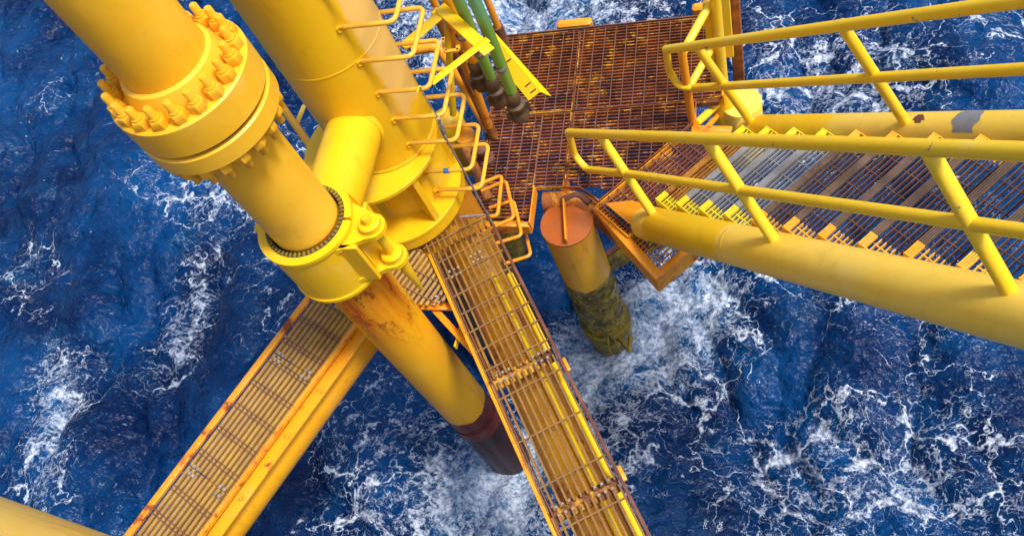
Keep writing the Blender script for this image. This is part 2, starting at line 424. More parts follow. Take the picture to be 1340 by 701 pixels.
MB().lathe(V(PX+.02, PY+.0, 4.62), [(.001, 0), (.012, .03), (.036, .32), (.036, .42)], 24).build('guide_spike', M['clamp'], cl)
# left hand closure lugs
MB().box(V(RX-.30, RY-.02, 4.0), xx, yy, zz, .07, .05, .40, .006).build('closure_lug', M['clamp'], cl)
MB().box(V(RX-.30, RY+.05, 4.0), xx, yy, zz, .07, .045, .40, .006).build('closure_lug', M['clamp'], cl)

# ================================================================== 4 rung ladders
lad = thing('rung_ladder', 'yellow step rungs bent into hoops climbing the right face of the leg', 'ladder', V(-2.3, 3.7, 5.5))
def hoop(p, mat, rr=.0155):
    mb = MB(); mb.path(bend(p, .055, 6), rr, 12); return mb.build('rung', mat, lad)
for k in range(8):
    h = (3.05, 3.34, 3.63, 3.92, 4.19, 4.46, 4.80, 5.04)[k]
    xo, y0, y1 = -2.06, 3.50, 3.90
    o = hoop([V(LX+.26, y0+.005, h), V(xo, y0, h), V(xo, y1, h), V(LX+.30, y1, h)], M['hoop'])
    if k == 6:
        bl_ = MB(); bl_.tube(V(-2.27, y0, h), V(-2.23, y0, h), .0195, n=16); bl_.build('tape_band', M['blue'], o)
    for yy_ in (y0+.004,):
        q = MB(); q.lathe(V(LX+.265, yy_, h), [(.018, -.03), (.026, 0), (.018, .03)], 12, Vector((.7, -.7, 0)).normalized()); q.build('weld_pad', M['leg'], o)
lad2 = thing('rung_ladder', 'orange lower rungs hanging between the leg and the rusty landing, last hoops above the sea', 'ladder', P(650, 300, 6.6))
for (c0, c1, l0, l1, h) in (((651, 283), (657, 229), (612, 283), (610, 248), 5.55), ((673, 285), (662, 236), (633, 302), (630, 250), 5.75),
                            ((683, 308), (672, 262), (650, 318), (640, 272), 5.98), ((695, 334), (683, 286), (660, 345), (650, 300), 6.25)):
    MB().path(bend([P(*l0, h), P(*c0, h), P(*c1, h), P(*l1, h)], .045, 6), .0155, 12).build('rung', M['orange_clean'], lad2)

# ================================================================== 5 boat landing
HP = 6.0; ZT = CH-HP
land = thing('boat_landing', 'square landing platform of rust brown steel grating with yellow paint traces', 'platform', V(-1.4, 4.9, HP))
def U6(x, y): return (x*HP, y*HP)
pan = [[U6(-.412, .826), U6(-.2865, .826), U6(-.2885, .985), U6(-.412, .985)],
       [U6(-.2845, .826), U6(-.070, .830), U6(-.070, .985), U6(-.2865, .985)],
       [U6(-.412, .648), U6(-.331, .637), U6(-.2865, .690), U6(-.2865, .822), U6(-.412, .822)],
       [U6(-.2845, .690), U6(-.262, .688), U6(-.233, .664), U6(-.105, .792), U6(-.105, .826), U6(-.2845, .822)]]
pan[2] = [U6(-.412, .644), U6(-.331, .640), U6(-.331, .822), U6(-.412, .822)]
pan.append([U6(-.3305, .690), U6(-.2865, .690), U6(-.2865, .822), U6(-.3305, .822)])
pan[1] = [U6(-.2845, .826), U6(-.105, .828), U6(-.070, .832), U6(-.070, .985), U6(-.2865, .985)]
for i, pl in enumerate(pan):
    g_ = bars(MB(), pl, 0, .0365, .0090, .030, ZT, jit=.001).build('grating_panel', M['grate'], land)
    c_ = bars(MB(), pl, 90, .100, .0062, .013, ZT+.004, off=.01).build('cross_bar', M['grate_cross'], g_)
    # edge bars around each panel
    r_ = rim(MB(), inset(pl, .998), .008, .036, ZT+.001 + .0007*i).build('panel_rim', M['seam' if i != 3 else 'grate'], g_)
o = MB(); o.bar(V(-.2855*HP, .689*HP, HP+.055), V(-.2855*HP, .985*HP, HP+.055), .06, .05); o.build('joist', M['orange'], land)
o = MB(); o.bar(V(-.412*HP, .824*HP, HP+.055), V(-.30*HP, .824*HP, HP+.055), .05, .05); o.build('joist', M['seam'], land)
o = MB(); o.bar(V(-.27*HP, .827*HP, HP+.055), V(-.074*HP, .830*HP, HP+.055), .05, .05); o.build('joist', M['seam'], land)
for a, b, mt, w in (((-.414, .988), (-.068, .988), 'edge_rust', .012), ((-.414, .640), (-.414, .988), 'edge_rust', .012), ((-.068, .83), (-.068, .985), 'orange', .014)):
    MB().bar(V(a[0]*HP, a[1]*HP, HP+.05), V(b[0]*HP, b[1]*HP, HP+.05), w, .13).build('edge_beam', M[mt], land)
MB().bar(V(-.416*HP, .635*HP, HP+.06), V(-.329*HP, .630*HP, HP+.06), .05, .12, bev=.005).build('front_beam', M['orange'], land)
MB().bar(V(-.3275*HP, .628*HP, HP+.02), V(-.3275*HP, .690*HP, HP+.02), .012, .12, bev=.003).build('notch_plate', M['orange_clean'], land)
# rusty cross pipe along the notch, elbow toward the stair
pp = [P(712, 264, HP+.12), P(757, 261, HP+.12), P(783, 282, HP+.17), P(840, 330, HP+.25)]
MB().path(bend(pp, .12, 8), .085, 28).build('support_pipe', rusty('support_rust', (.12, .035, .012), (.42, .13, .012), (.62, .26, .012), .56, .7, 5), land)
MB().path(bend([P(735, 262, HP+.06), P(757, 254, HP+.05), P(772, 266, HP+.06)], .05), .03, 14).build('pipe_crust', M['edge_rust'], land)

# ================================================================== 6 stair landing tray + staircase
SW0, SW1 = 1.94, 3.13
def hs(s): return 5.98-.8345*(s+3.35)
st = thing('staircase', 'open grating staircase between two yellow tube stringers, three grey treads above the landing', 'staircase', S(-3.4, 2.5, 6.1))
M['stringer_far'] = M['stringer']
def stringer(w, r, s0, s1):
    a, b = S(s0, w, hs(s0)), S(s1, w, hs(s1)); d = (b-a).normalized(); L = (b-a).length
    return MB().lathe(a, [(0, 0), (r*.5, 0), (r-.004, .0), (r, .004), (r, L)], 64, d).build('stringer', M['stringer'], st), a, d
s1o, a, d = stringer(SW0, .138, -3.34, .9)
MB().lathe(a+d*1.38, [(.1382, 0), (.1398, .004), (.1398, .02), (.1382, .03)], 64, d).build('weld_bead', M['stringer'], s1o)
# repainted bright section near the foot
MB().lathe(a+d*.22, [(.1384, .0), (.1388, .003), (.1388, 1.10), (.1384, 1.104)], 64, d).build('fresh_paint', paint('fresh', (.80, .47, .004), (.80, .52, .006), streak=.05), s1o)
s2o, a2, d2 = stringer(SW1, .130, -3.40, .9)
MB().lathe(a2+d2*.20, [(.1303, .0), (.1308, .003), (.1308, .98), (.1303, .983)], 64, d2).build('fresh_paint', paint('fresh_far', (.80, .50, .003), (.80, .46, .004), streak=.05), s2o)
# primer patch wrapped on the far stringer
def wrap_patch(a, d, r, z0, z1, ang0, ang1, mat, par, name='bare_patch', n=18):
    mb = MB(); u, w = mb.frame(d)
    K = 7
    for j in range(K+1):
        for i in range(n+1):
            t = i/n; ang = R(ang0+(ang1-ang0)*t)
            ragged = .012*math.sin(7*t+1)+.006*math.sin(17*t)
            zc = z0+(z1-z0)*j/K + (ragged if j == 0 else (-ragged*1.3 if j == K else 0)) + .03*t
            mb.v.append(tuple(a+d*zc+u*(r*math.cos(ang))+w*(r*math.sin(ang))))
    for j in range(K):
        for i in range(n):
            q = j*(n+1)+i; mb.f.append((q, q+1, q+n+2, q+n+1))
    return mb.build(name, mat, par)
def ang_up(d):
    u, w = MB().frame(d); z = Vector((0, 0, 1)); return math.degrees(math.atan2(z.dot(w), z.dot(u)))
au = ang_up(d2)
wrap_patch(a2, d2, .1315, 2.30, 2.47, au-35, au+50, M['grey_patch'], s2o)
wrap_patch(a2, d2, .1315, 1.98, 2.05, au-5, au+25, M['edge_rust'], s2o, 'rust_spot')
au = ang_up(d)
# treads
NT = 14
for k in range(-1, NT):
    s0 = -3.08+.265*k; h = 5.57-.21*k; w0, w1 = SW0+.132, SW1-.122; dep = .235
    mt = 'tread_or' if k < 0 else ('galv' if k < 3 else 'tread'); nm = 'tread_or' if k < 0 else ('galv' if k < 3 else 'tread_nose'); my = 'tread_yb' if k < 3 else 'tread_y'
    z = CH-h; tr = thing('tmp', None, None, S(s0, (w0+w1)/2, h)); tr.name = 'tread'; tr.parent = st; tr.matrix_parent_inverse = Matrix.Translation(-st.location)
    sv = Vector((1/Q2, -1/Q2, 0)); wv = Vector((1/Q2, 1/Q2, 0))
    e = .10
    wi0, wi1 = w0+e, w1-e
    mb = MB()     # nosing: ribbed plate
    for q in range(4):
        c = S(s0+.007+q*.0115, (wi0+wi1)/2, h-.001); mb.box(c, sv, wv, Vector((0, 0, 1)), .0085, wi1-wi0, .010)
    mb.box(S(s0+.024, (wi0+wi1)/2, h+.012), sv, wv, Vector((0, 0, 1)), .047, wi1-wi0, .014)
    mb.build('nosing', M[nm], tr)
    mb = MB(); nb = 6
    for q in range(nb):
        c = S(s0+.072+q*.030, (wi0+wi1)/2, h+.014); mb.box(c, sv, wv, Vector((0, 0, 1)), .0068, wi1-wi0, .030)
    for q in range(5):
        ww = wi0+(wi1-wi0)*(q+.6)/5; mb.box(S(s0+dep/2+.03, ww, h+.002), sv, wv, Vector((0, 0, 1)), dep-.05, .005, .009)
    mb.build('grating', M[mt], tr)
    for side in (0, 1):
        mb = MB(); wa, wb = (w0+.008, wi0) if side == 0 else (wi1, w1-.008)
        for q in range(4):
            mb.box(S(s0+.007+q*.0115, (wa+wb)/2, h-.001), sv, wv, Vector((0, 0, 1)), .0085, wb-wa, .010)
        mb.box(S(s0+.024, (wa+wb)/2, h+.012), sv, wv, Vector((0, 0, 1)), .047, wb-wa, .014)
        for q in range(nb):
            mb.box(S(s0+.072+q*.030, (wa+wb)/2, h+.014), sv, wv, Vector((0, 0, 1)), .0068, wb-wa, .030)
        mb.box(S(s0+dep/2+.03, (wa+wb)/2, h+.002), sv, wv, Vector((0, 0, 1)), dep-.07, .007, .009)
        ww = w0+.004 if side == 0 else w1-.004
        mb.prism([S(s0, ww-.003, h-.008), S(s0+dep, ww-.003, h-.008), S(s0+dep, ww-.003, h+.03), S(s0+.06, ww-.003, h+.12), S(s0, ww-.003, h+.12)], wv*.006)
        mb.build('painted_end', M[my], tr)
# stair foot landing
fl = thing('foot_grating', 'narrow slanted strip of brown grating between the landing and the bottom stair tread', 'grating', S(-3.6, 2.4, HP))
pl = [xy(S(-3.775, 1.76, HP)), xy(S(-3.36, 1.76, HP)), xy(S(-3.36, 3.02, HP)), xy(S(-3.775, 2.72, HP))]
bars(MB(), pl, 45, .036, .0075, .032, ZT+.012).build('grating', M['grate'], fl)
bars(MB(), pl, -45, .098, .008, .012, ZT+.016).build('cross_bar', M['grate_cross'], fl)
rim(MB(), pl, .010, .045, ZT+.014).build('rim', M['catwalk_edge'], fl)
# kick plate channel
tray = thing('kick_tray', 'orange channel tray with an open mesh floor jutting out below the near stringer', 'tray', S(-3.3, 1.8, 6.15))
hT = 6.02
c0, c1, c2, c3 = S(-3.80, 1.755, hT), S(-2.93, 1.66, hT), S(-2.93, 2.08, hT), S(-3.36, 2.08, hT)
MB().bar(c0+Vector((0, 0, -.105)), c1+Vector((0, 0, -.105)), .014, .21, bev=.003).build('side_plate', M['orange_clean'], tray)
MB().bar(c0+Vector((.024, .024, -.004)), c1+Vector((.024, .024, -.004)), .075, .012, bev=.003).build('top_flange', M['orange_clean'], tray)
MB().bar(c1+Vector((0, 0, -.108)), c2+Vector((0, 0, -.108)), .014, .20, bev=.003).build('end_plate', M['orange'], tray)
MB().bar(c1+Vector((-.02, .02, -.006)), c2+Vector((-.02, .02, -.006)), .05, .012, bev=.003).build('top_flange', M['orange'], tray)
pl2 = [xy(c0), xy(c1), xy(c2), xy(c3)]
bars(MB(), inset(pl2, .96), 45, .04, .006, .02, CH-hT-.04).build('mesh_floor', M['orange'], tray)
bars(MB(), inset(pl2, .96), -45, .09, .006, .01, CH-hT-.038).build('cross_bar', M['orange'], tray)
# end gusset on the stringer foot
MB().prism([P(792, 266, 5.95), P(826, 262, 5.86), P(850, 268, 5.80), P(846, 300, 5.85), P(822, 292, 5.92)], Vector((.004, .004, -.012))).build('foot_gusset', M['orange_clean'], st)

# ================================================================== 7 handrails
def handrail(w, pts_top, pts_mid, loop, posts, label, rt, rm, ft=1., fm=1.):
    t = thing('handrail', label, 'handrail', S(posts[0][0][0], w, posts[0][0][1]), 'handrails of the staircase')
    top = [S(s*ft, w*ft, h*ft) for s, h in pts_top]; mid = [S(s*fm, w*fm, h*fm) for s, h in pts_mid]
    MB().path(top, rt, 24).build('top_rail', M['rail'], t)
    MB().path(bend([top[0]+Vector((0, 0, -.002))]+[S(s*(ft+fm)/2, w*(ft+fm)/2, h*(ft+fm)/2) for s, h in loop]+[mid[0]], .07, 6), rm*.98, 20).build('end_loop', M['rail'], t)
    MB().path(mid, rm, 24).build('mid_rail', M['rail'], t)
    for (sb, hb), (st_, ht) in posts:
        MB().tube(S(sb, w, hb), S(st_*ft, w*ft, ht*ft), rt*.98, n=24).build('post', M['rail'], t)
        d = (S(st_, w, ht)-S(sb, w, hb)).normalized()
    return t
k = .822
handrail(SW0, [(-4.18, 5.515), (.75, 5.515-k*4.93)], [(-3.86, 5.745), (-3.4, 5.35), (.85, 5.35-.818*4.25)], [(-4.215, 5.86), (-4.08, 5.93)],
         [((-3.20, 5.72), (-3.68, 5.11)), ((-1.93, 4.68), (-2.46, 4.10)), ((-.63, 3.60), (-1.14, 3.02)), ((.67, 2.5), (.15, 1.93))],
         'near yellow handrail crossing in front of the stair treads, rising toward the right edge', .036, .031)
handrail(SW1, [(-4.35, 5.70), (.75, 5.70-.800*5.1)], [(-4.05, 5.97), (.85, 5.97-.81*4.9)], [(-4.36, 5.98), (-4.26, 6.11)],
         [((-3.33, 5.93), (-3.95, 5.37)), ((-1.95, 4.83), (-2.56, 4.25)), ((-.65, 3.75), (-1.26, 3.19)), ((.6, 2.75), (.05, 2.13))],
         'far yellow handrail seen against the open sea at the upper right', .034, .031, .89, .93)

# ================================================================== 8 catwalks + brace pipes
HW = 5.30; ZW = CH-HW
def Uh(px, py, h=HW): p = P(px, py, h); return (p.x, p.y)
# catwalk 1 : centre to bottom
r0, r1 = Vector(Uh(644, 292)), Vector(Uh(850, 701)); l0, l1 = Vector(Uh(600, 418)), Vector(Uh(727, 701))
dr = (r1-r0).normalized(); dl = (l1-l0).normalized()
r1e = r1+dr*1.6; l1e = l1+dl*1.6
a_r = math.degrees(math.atan2(dr.y, dr.x))
cw = thing('catwalk', 'narrow golden brown grating catwalk running from the leg foot to the bottom edge', 'catwalk', Vector((*((r0+r1)/2), ZW)), 'catwalks on the jacket braces')
nl0 = l0-dl*.42
def lerp(a, b, t): return a+(b-a)*t
def quad(t0, t1):
    L = (r1e-r0).length
    return [tuple(r0+dr*t0), tuple(r0+dr*t1), tuple(lp(t1)), tuple(lp(t0))]
def lp(t):
    # point on the left line square across from right param t
    q = r0+dr*t; n = Vector((-dr.y, dr.x)); n = -n if (l0-r0).dot(n) < 0 else n
    # intersect q + n*u with left line
    den = n.x*dl.y-n.y*dl.x; u = ((l0.x-q.x)*dl.y-(l0.y-q.y)*dl.x)/den
    return q+n*u
def tproj(px, py): return (Vector(Uh(px, py))-r0).dot(dr)
t_clip1 = tproj(700, 468); t_clip2 = tproj(765, 647)
secs = [(-.30, t_clip1*.0+.0, .16), (.0, t_clip1, .165), (t_clip1+.035, t_clip2, .335), (t_clip2+.035, t_clip2+1.3, .335)]
for i, (t0, t1, cp) in enumerate(secs):
    if i == 0:
        pl = [tuple(r0+dr*0), tuple(lp(0)), tuple(lp(0)-dl*.30-Vector((.12, .0))), tuple(r0-dr*.10)]
    else: pl = quad(t0, t1)
    gp = bars(MB(), pl, a_r, .046, .0135, .036, ZW, jit=.0015).build('grating_panel', M['walkbar'], cw)
    bars(MB(), pl, a_r+90, cp, .010, .016, ZW+.003).build('cross_bar', M['walkcross'], gp)
for a_, b_, mt, nm in ((r0-dr*.12, r1e, 'edge_rust', 'edge_angle'), (lp(0), lp((r1e-r0).length), 'catwalk_edge', 'edge_angle')):
    MB().bar(Vector((*a_, ZW-.02)), Vector((*b_, ZW-.02)), .022, .075, bev=.003).build(nm, M[mt], cw)
off = Vector((-dr.y, dr.x)); off = off if off.dot(l0-r0) > 0 else -off
MB().bar(Vector((*(lp(.0)-off*.035), ZW-.03)), Vector((*(lp(2.9)-off*.035), ZW-.03)), .008, .05).build('inner_angle', M['edge_rust'], cw)
def clips(cw, p, d, n, off):
    """hold-down clips: two rows of three pads over a dark saddle"""
    for i in range(3):
        for j in range(2):
            c = p+off*(.046*i)+d*(.055*j)
            MB().box(Vector((c.x, c.y, ZW+.008)), Vector((d.x, d.y, 0)), Vector((off.x, off.y, 0)), Vector((0, 0, 1)), .018, .020, .012, .003).build('clip', M['clip'], cw)
wid = (lp(.5)-(r0+dr*.5)).length
for tc in (t_clip1, t_clip2):
    for fr_ in (.10, .62):
        clips(cw, r0+dr*(tc-.012)+off*(wid*fr_+.02), dr, 3, off)
    b_ = MB(); b_.bar(Vector((*(r0+dr*(tc+.018)+off*.02), ZW-.045)), Vector((*(r0+dr*(tc+.018)+off*(wid-.02)), ZW-.045)), .10, .012); b_.build('support_strap', M['seam'], cw)
clips(cw, Vector(Uh(628, 330)), dr, 3, off*.8); clips(cw, Vector(Uh(600, 350)), dr, 3, off*.8); clips(cw, Vector(Uh(577, 385)), dr, 3, off*.8)
# raised cover strip in the middle of the first panel

# edge pads sticking out
for q in ((742, 478), (815, 620)):
    c = P(q[0]-3, q[1], HW+.06); MB().bar(c-Vector((dr.x, dr.y, 0))*.05, c+Vector((dr.x, dr.y, 0))*.05, .05, .03, bev=.004).build('edge_pad', M['catwalk_edge'], cw)

bp = MB(); n3 = Vector((off.x, off.y, 0)); d3 = Vector((dr.x, dr.y, 0))
br0 = Vector((*(r0+off*wid*.50), ZW-.36))
b1 = thing('brace_pipe', 'horizontal yellow brace pipe showing through the grating of the central catwalk', 'pipe', br0+d3*1.5)
bp.tube(br0-d3*.15, br0+d3*4.2, .17, n=64); bp.build('pipe', paint('brown_brace_paint', (.50, .22, .010), (.64, .31, .010), rust=.3, streak=.4), b1)  # browner base than the other brace, with more rust and streaks
MB().tube(br0+d3*.30+n3*(-.20)+Vector((0, 0, .08)), br0+d3*4.2+n3*(-.20)+Vector((0, 0, .08)), .028, n=16).build('conduit', M['yellow_bright'], b1)
MB().tube(br0+d3*.30+n3*(-.09)+Vector((0, 0, .19)), br0+d3*4.2+n3*(-.09)+Vector((0, 0, .19)), .022, n=16).build('conduit', M['yellow_bright'], b1)

# catwalk 2 : to bottom left
A0, A1 = Vector(Uh(409, 384)), Vector(Uh(168, 701)); B0 = Vector(Uh(466, 422)); d2v = (A1-A0).normalized()
o2 = Vector((-d2v.y, d2v.x)); o2 = o2 if o2.dot(B0-A0) > 0 else -o2
W2 = (B0-A0).dot(o2)
cw2 = thing('catwalk', 'slatted bamboo coloured catwalk leading to the bottom left corner, orange edge on its right', 'catwalk', Vector((*A1, ZW)), 'catwalks on the jacket braces')
a2g = math.degrees(math.atan2(d2v.y, d2v.x))
def t2(px, py): return (Vector(Uh(px, py))-A0).dot(d2v)
ts = [t2(375, 470), t2(278, 630)]
def quad2(t0, t1, w0=.03, w1=None):
    w1 = W2 if w1 is None else w1
    return [tuple(A0+d2v*t0+o2*w0), tuple(A0+d2v*t1+o2*w0), tuple(A0+d2v*t1+o2*w1), tuple(A0+d2v*t0+o2*w1)]
B_s = A0-d2v*.95
def roundbars(mb, poly, ang, pitch, r, top):
    d = (math.cos(R(ang)), math.sin(R(ang))); nrm = (-d[1], d[0]); vals = [x*nrm[0]+y*nrm[1] for x, y in poly]; k = min(vals)+pitch*.5
    while k < max(vals)-.002:
        iv = clip_line(poly, (nrm[0]*k, nrm[1]*k), d)
        if iv: mb.tube(Vector((nrm[0]*k+d[0]*iv[0], nrm[1]*k+d[1]*iv[0], top-r)), Vector((nrm[0]*k+d[0]*iv[1], nrm[1]*k+d[1]*iv[1], top-r)), r, n=8)
        k += pitch
    return mb
pl = [tuple(A0+o2*.03-d2v*.01), tuple(A0+o2*W2-d2v*.01), Uh(552, 398), Uh(598, 413), Uh(566, 345), Uh(528, 300), tuple(A0+o2*.03-d2v*.8)]
gp = roundbars(MB(), pl, a2g, .046, .0160, ZW-.012).build('grating_panel', M['slat'], cw2)
bars(MB(), pl, a2g+90, .15, .007, .02, ZW-.006).build('cross_bar', M['walkcross'], gp)
for i, (t0, t1) in enumerate(((0, ts[0]), (ts[0]+.008, ts[1]), (ts[1]+.008, ts[1]+1.7))):
    pl = quad2(t0, t1, .03, W2 + (.0 if t0 > -.5 else .10))
    gp = roundbars(MB(), pl, a2g, .046, .0172, ZW-.002).build('grating_panel', M['slat'], cw2)
    bars(MB(), pl, a2g+90, .20, .006, .022, ZW+.006).build('cross_bar', M['grate_cross'], gp)
    bars(MB(), pl, a2g+90, .20, .006, .022, ZW+.0062, off=.03).build('cross_bar', M['grate_cross'], gp)
MB().bar(Vector((*(A0-d2v*.02), ZW+.005)), Vector((*(A0+d2v*4), ZW+.005)), .052, .03, bev=.003).build('edge_angle', M['orange'], cw2)
MB().bar(Vector((*(A0+o2*(W2+.012)-d2v*.02), ZW-.0)), Vector((*(A0+o2*(W2+.012)+d2v*4), ZW-.0)), .03, .03).build('edge_angle', M['orange'], cw2)
MB().bar(Vector((*(A0+o2*(W2+.06)+d2v*.0), ZW-.055)), Vector((*(A0+o2*(W2+.06)+d2v*4), ZW-.055)), .10, .012).build('side_strip', M['catwalk_edge'], cw2)
def clips2(t, w):
    for i in range(2):
        for j in range(2):
            c = A0+d2v*(t+.055*j-.02)+o2*(w+.041*i)
            MB().box(Vector((*c, ZW+.012)), Vector((*d2v, 0)), Vector((*o2, 0)), Vector((0, 0, 1)), .026, .026, .012, .003).build('clip', M['clip'], cw2)
for t in (ts[0]+.01, ts[1]+.01):
    clips2(t, .10); clips2(t, W2-.10)
b2 = thing('brace_pipe', 'horizontal orange yellow brace pipe under the bottom left catwalk', 'pipe', Vector((*A1, ZW-.35)))
c0 = Vector((*(A0+o2*(W2*.5+.06)), ZW-.30))
MB().tube(c0-Vector((*d2v, 0))*1.2, c0+Vector((*d2v, 0))*4.4, .235, n=64).build('pipe', M['brace'], b2)

# triangular outrigger bracket left of catwalk 1
tb = thing('support_bracket', 'small orange triangular bracket between the riser and the central catwalk', 'bracket', P(592, 402, HW+.12))
MB().bar(P(540, 400, HW+.10), P(594, 401, HW+.10), .06, .02, bev=.003).build('arm', M['orange_clean'], tb)
MB().bar(P(566, 402, HW+.14), P(648, 490, HW+.14), .05, .02, bev=.003).build('strut', M['orange_clean'], tb)
MB().bar(P(592, 398, HW+.10), P(652, 500, HW+.10), .03, .03, bev=.003).build('strut', M['brace'], tb)
MB().bar(P(596, 455, HW+.2), P(604, 425, HW+.2), .012, .05).build('tie', M['yellow_bright'], tb)

# ================================================================== 9 cable
cb = thing('steel_cable', 'thin steel stay cable with a turnbuckle stretched down past the leg to the catwalk', 'cable', P(643, 291, HW-.05))
q0, q1, q2, q3 = P(549, 114, 3.85), P(575, 158, 4.1), P(582, 178, 4.28), P(644, 292, HW-.03)
MB().path([q0, q1], .005, 8).build('rope', M['cable'], cb); MB().path([q2, q3], .0075, 8).build('rope', M['cable'], cb)
mb = MB(); dd = (q2-q1).normalized()
mb.path([q1-dd*.03, q1+dd*.01], .012, 10); mb.path([q1, q2], .009, 8); mb.box((q1+q2)/2, dd, dd.orthogonal(), dd.cross(dd.orthogonal()), (q2-q1).length*.7, .035, .016, .003)
mb.path([q2-dd*.01, q2+dd*.04], .012, 10); mb.build('turnbuckle', M['clip'], cb)
# short retaining rod with a grey clip on the lower collar
rd = thing('retaining_rod', 'short grey steel rod lying across the lower collar of the leg', 'rod', P(605, 283, 5.0))
MB().path([P(602, 284, 5.10), P(634, 281, 5.12)], .012, 12).build('rod', M['cable'], rd)

# ================================================================== 10 stub pile
SX, SY, SR = -.2745*6.1, .6265*6.1+.0, .222
SX, SY = 4.19*math.cos(R(113.65)), 4.19*math.sin(R(113.65))
sp = thing('stub_pile', 'orange stub pile with a flat rust red cap, algae covered where it enters the foam', 'pile', V(SX, SY, CH))
MB().lathe(V(SX, SY, 9.4), [(SR, 0), (SR, 3.3)], 72).build('shaft', M['stub'], sp)
MB().lathe(V(SX, SY, 6.112), [(SR-.002, 0), (SR+.004, .002), (SR+.004, .016), (SR-.002, .02), (0, .02)], 72).build('cap_plate', M['cap'], sp)
fa = P(738, 268, 6.09); fb = P(741, 318, 6.09)
ctr = V(SX, SY, 6.07); dv = (fb-fa).normalized()
MB().bar(ctr-dv*.19+Vector((0, 0, .03)), ctr+dv*.215+Vector((0, 0, .03)), .016, .07, bev=.003).build('cap_fin', M['orange_clean'], sp)
mb = MB()   # lumpy growth collar
for h0, r_, rr in ((7.05, .222, .003), (7.14, .222, .006)):
    n = 48; pts = []
    mb.lathe(V(SX, SY, h0+.06), [(r_, 0), (r_+rr, .03), (r_+rr*.7, .07), (r_, .1)], n)
mb.build('growth_collar', M['growth'], sp)
mb = MB(); rb = random.Random(3)     # barnacles and weed lumps
for k_ in range(420):
    a_ = rb.uniform(0, 2*math.pi); z_ = rb.triangular(7.02, 8.15, 7.1 if k_ % 2 else 7.9); q_ = rb.uniform(.008, .022)
    c_ = V(SX+(SR-.002)*math.cos(a_), SY+(SR-.002)*math.sin(a_), z_); dd_ = Vector((math.cos(a_), math.sin(a_), rb.uniform(-.3, .3)))
    mb.lathe(c_, [(q_*1.5, -.004), (q_*1.3, q_*.35), (q_*.7, q_*.75), (0, q_*.8)], 6, dd_.normalized())
mb.build('weed_crust', M['growth'], sp, 80)['kind'] = 'stuff'
for dh in (0,):
    partring(V(SX, SY, 8.02), SR, SR+.035, .11, -70, 285).build('base_band', M['growth_y'], sp)
for aa in (-78, -64):
    d = Vector((math.cos(R(aa)), math.sin(R(aa)), 0))
    MB().box(V(SX, SY, 7.965)+d*(SR+.08), d, Vector((-d.y, d.x, 0)), Vector((0, 0, 1)), .17, .022, .13, .004).build('band_lug', M['growth_y'], sp)
d = Vector((math.cos(R(-52)), math.sin(R(-52)), 0))
MB().box(V(SX, SY, 7.99)+d*(SR+.09), d, Vector((-d.y, d.x, 0)), Vector((0, 0, 1)), .16, .03, .10, .004).build('band_lug', M['growth_y'], sp)
MB().tube(V(SX, SY, 7.99)+d*(SR+.14)+Vector((0.03, -.05, -.03)), V(SX, SY, 7.99)+d*(SR+.14)+Vector((0.05, .1, .03)), .025, n=10).build('band_bolt', M['growth'], sp)
sm = thing('cross_member', 'weed covered horizontal tube running from the stub pile under the orange tray', 'pipe', V(SX+.2, SY+.1, 7.0))
MB().tube(V(SX, SY, 6.98), P(905, 285, 7.0), .095, n=32).build('tube', M['growth'], sm)
MB().bar(P(768, 352, 6.85), P(890, 262, 6.85), .05, .012).build('top_strip', M['edge_rust'], sm)

# weedy pile behind the lower rungs
wp = MB().lathe(P(668, 322, 6.75), [(0, -.16), (.10, -.16), (.13, -.12), (.14, -.02), (.13, .05), (.14, .12), (.13, .5), (0, .5)], 40).build('weedy_fender', M['growth'])
tag(wp, 'dark weed covered fender end under the landing, behind the lowest orange rungs', 'fender')

# ================================================================== 11 right capped pile, posts and guard frame
c_ = P(970, 133, 6.25)
cp = thing('capped_pile', 'short pale yellow pile with a flat round top beside the far stringer foot', 'pile', Vector((c_.x, c_.y, 0)))
MB().lathe(Vector((c_.x, c_.y, c_.z-.75)), [(0, 0), (.175, 0), (.175, .74), (.17, .75), (0, .754)], 56).build('shaft', M['stringer'], cp)
MB().path([Vector((c_.x-.1, c_.y+.14, c_.z)), Vector((c_.x-.1, c_.y+.14, c_.z+.05)), Vector((c_.x+.02, c_.y+.16, c_.z+.06))], .018, 10).build('lifting_eye', M['orange_clean'], cp)
c2_ = P(951, 158, 6.5)
po = thing('bollard_post', 'tall yellow pipe post on a cone base at the right corner of the landing', 'post', Vector((c2_.x, c2_.y, ZT)))
MB().lathe(Vector((c2_.x, c2_.y, ZT-.45)), [(.11, 0), (.125, .02), (.12, .1), (.055, .33), (.045, .36), (.045, .42)], 40).build('cone_base', M['clamp'], po)
MB().tube(Vector((c2_.x, c2_.y, ZT-.3)), Vector((c2_.x, c2_.y, ZT+3.4)), .043, n=28).build('pipe', M['rail'], po)
c3_ = P(959, 120, 6.6); po2 = thing('steel_post', 'second yellow steel post just right of the pipe post, brown rust on its side', 'post', Vector((c3_.x, c3_.y, ZT)))
MB().box(Vector((c3_.x, c3_.y, ZT+1.45)), xx, yy, zz, .07, .07, 3.1, .006).build('pipe', M['rail'], po2)
c4_ = P(964, 120, 6.7); po3 = thing('steel_post', 'rust brown fender post at the far right corner of the landing', 'post', Vector((c4_.x, c4_.y, ZT)))
MB().box(Vector((c4_.x+.03, c4_.y+.02, ZT+.15)), xx, yy, zz, .10, .09, 1.4, .008).build('post', rusty('post_rust', (.16,.04,.015), (.45,.15,.012), (.62,.27,.012), .58, .7, 5), po3)
MB().box(Vector((c4_.x+.03, c4_.y+.02, ZT+.97)), xx, yy, zz, .13, .12, .24, .02).build('post_head', M['edge_rust'], po3)
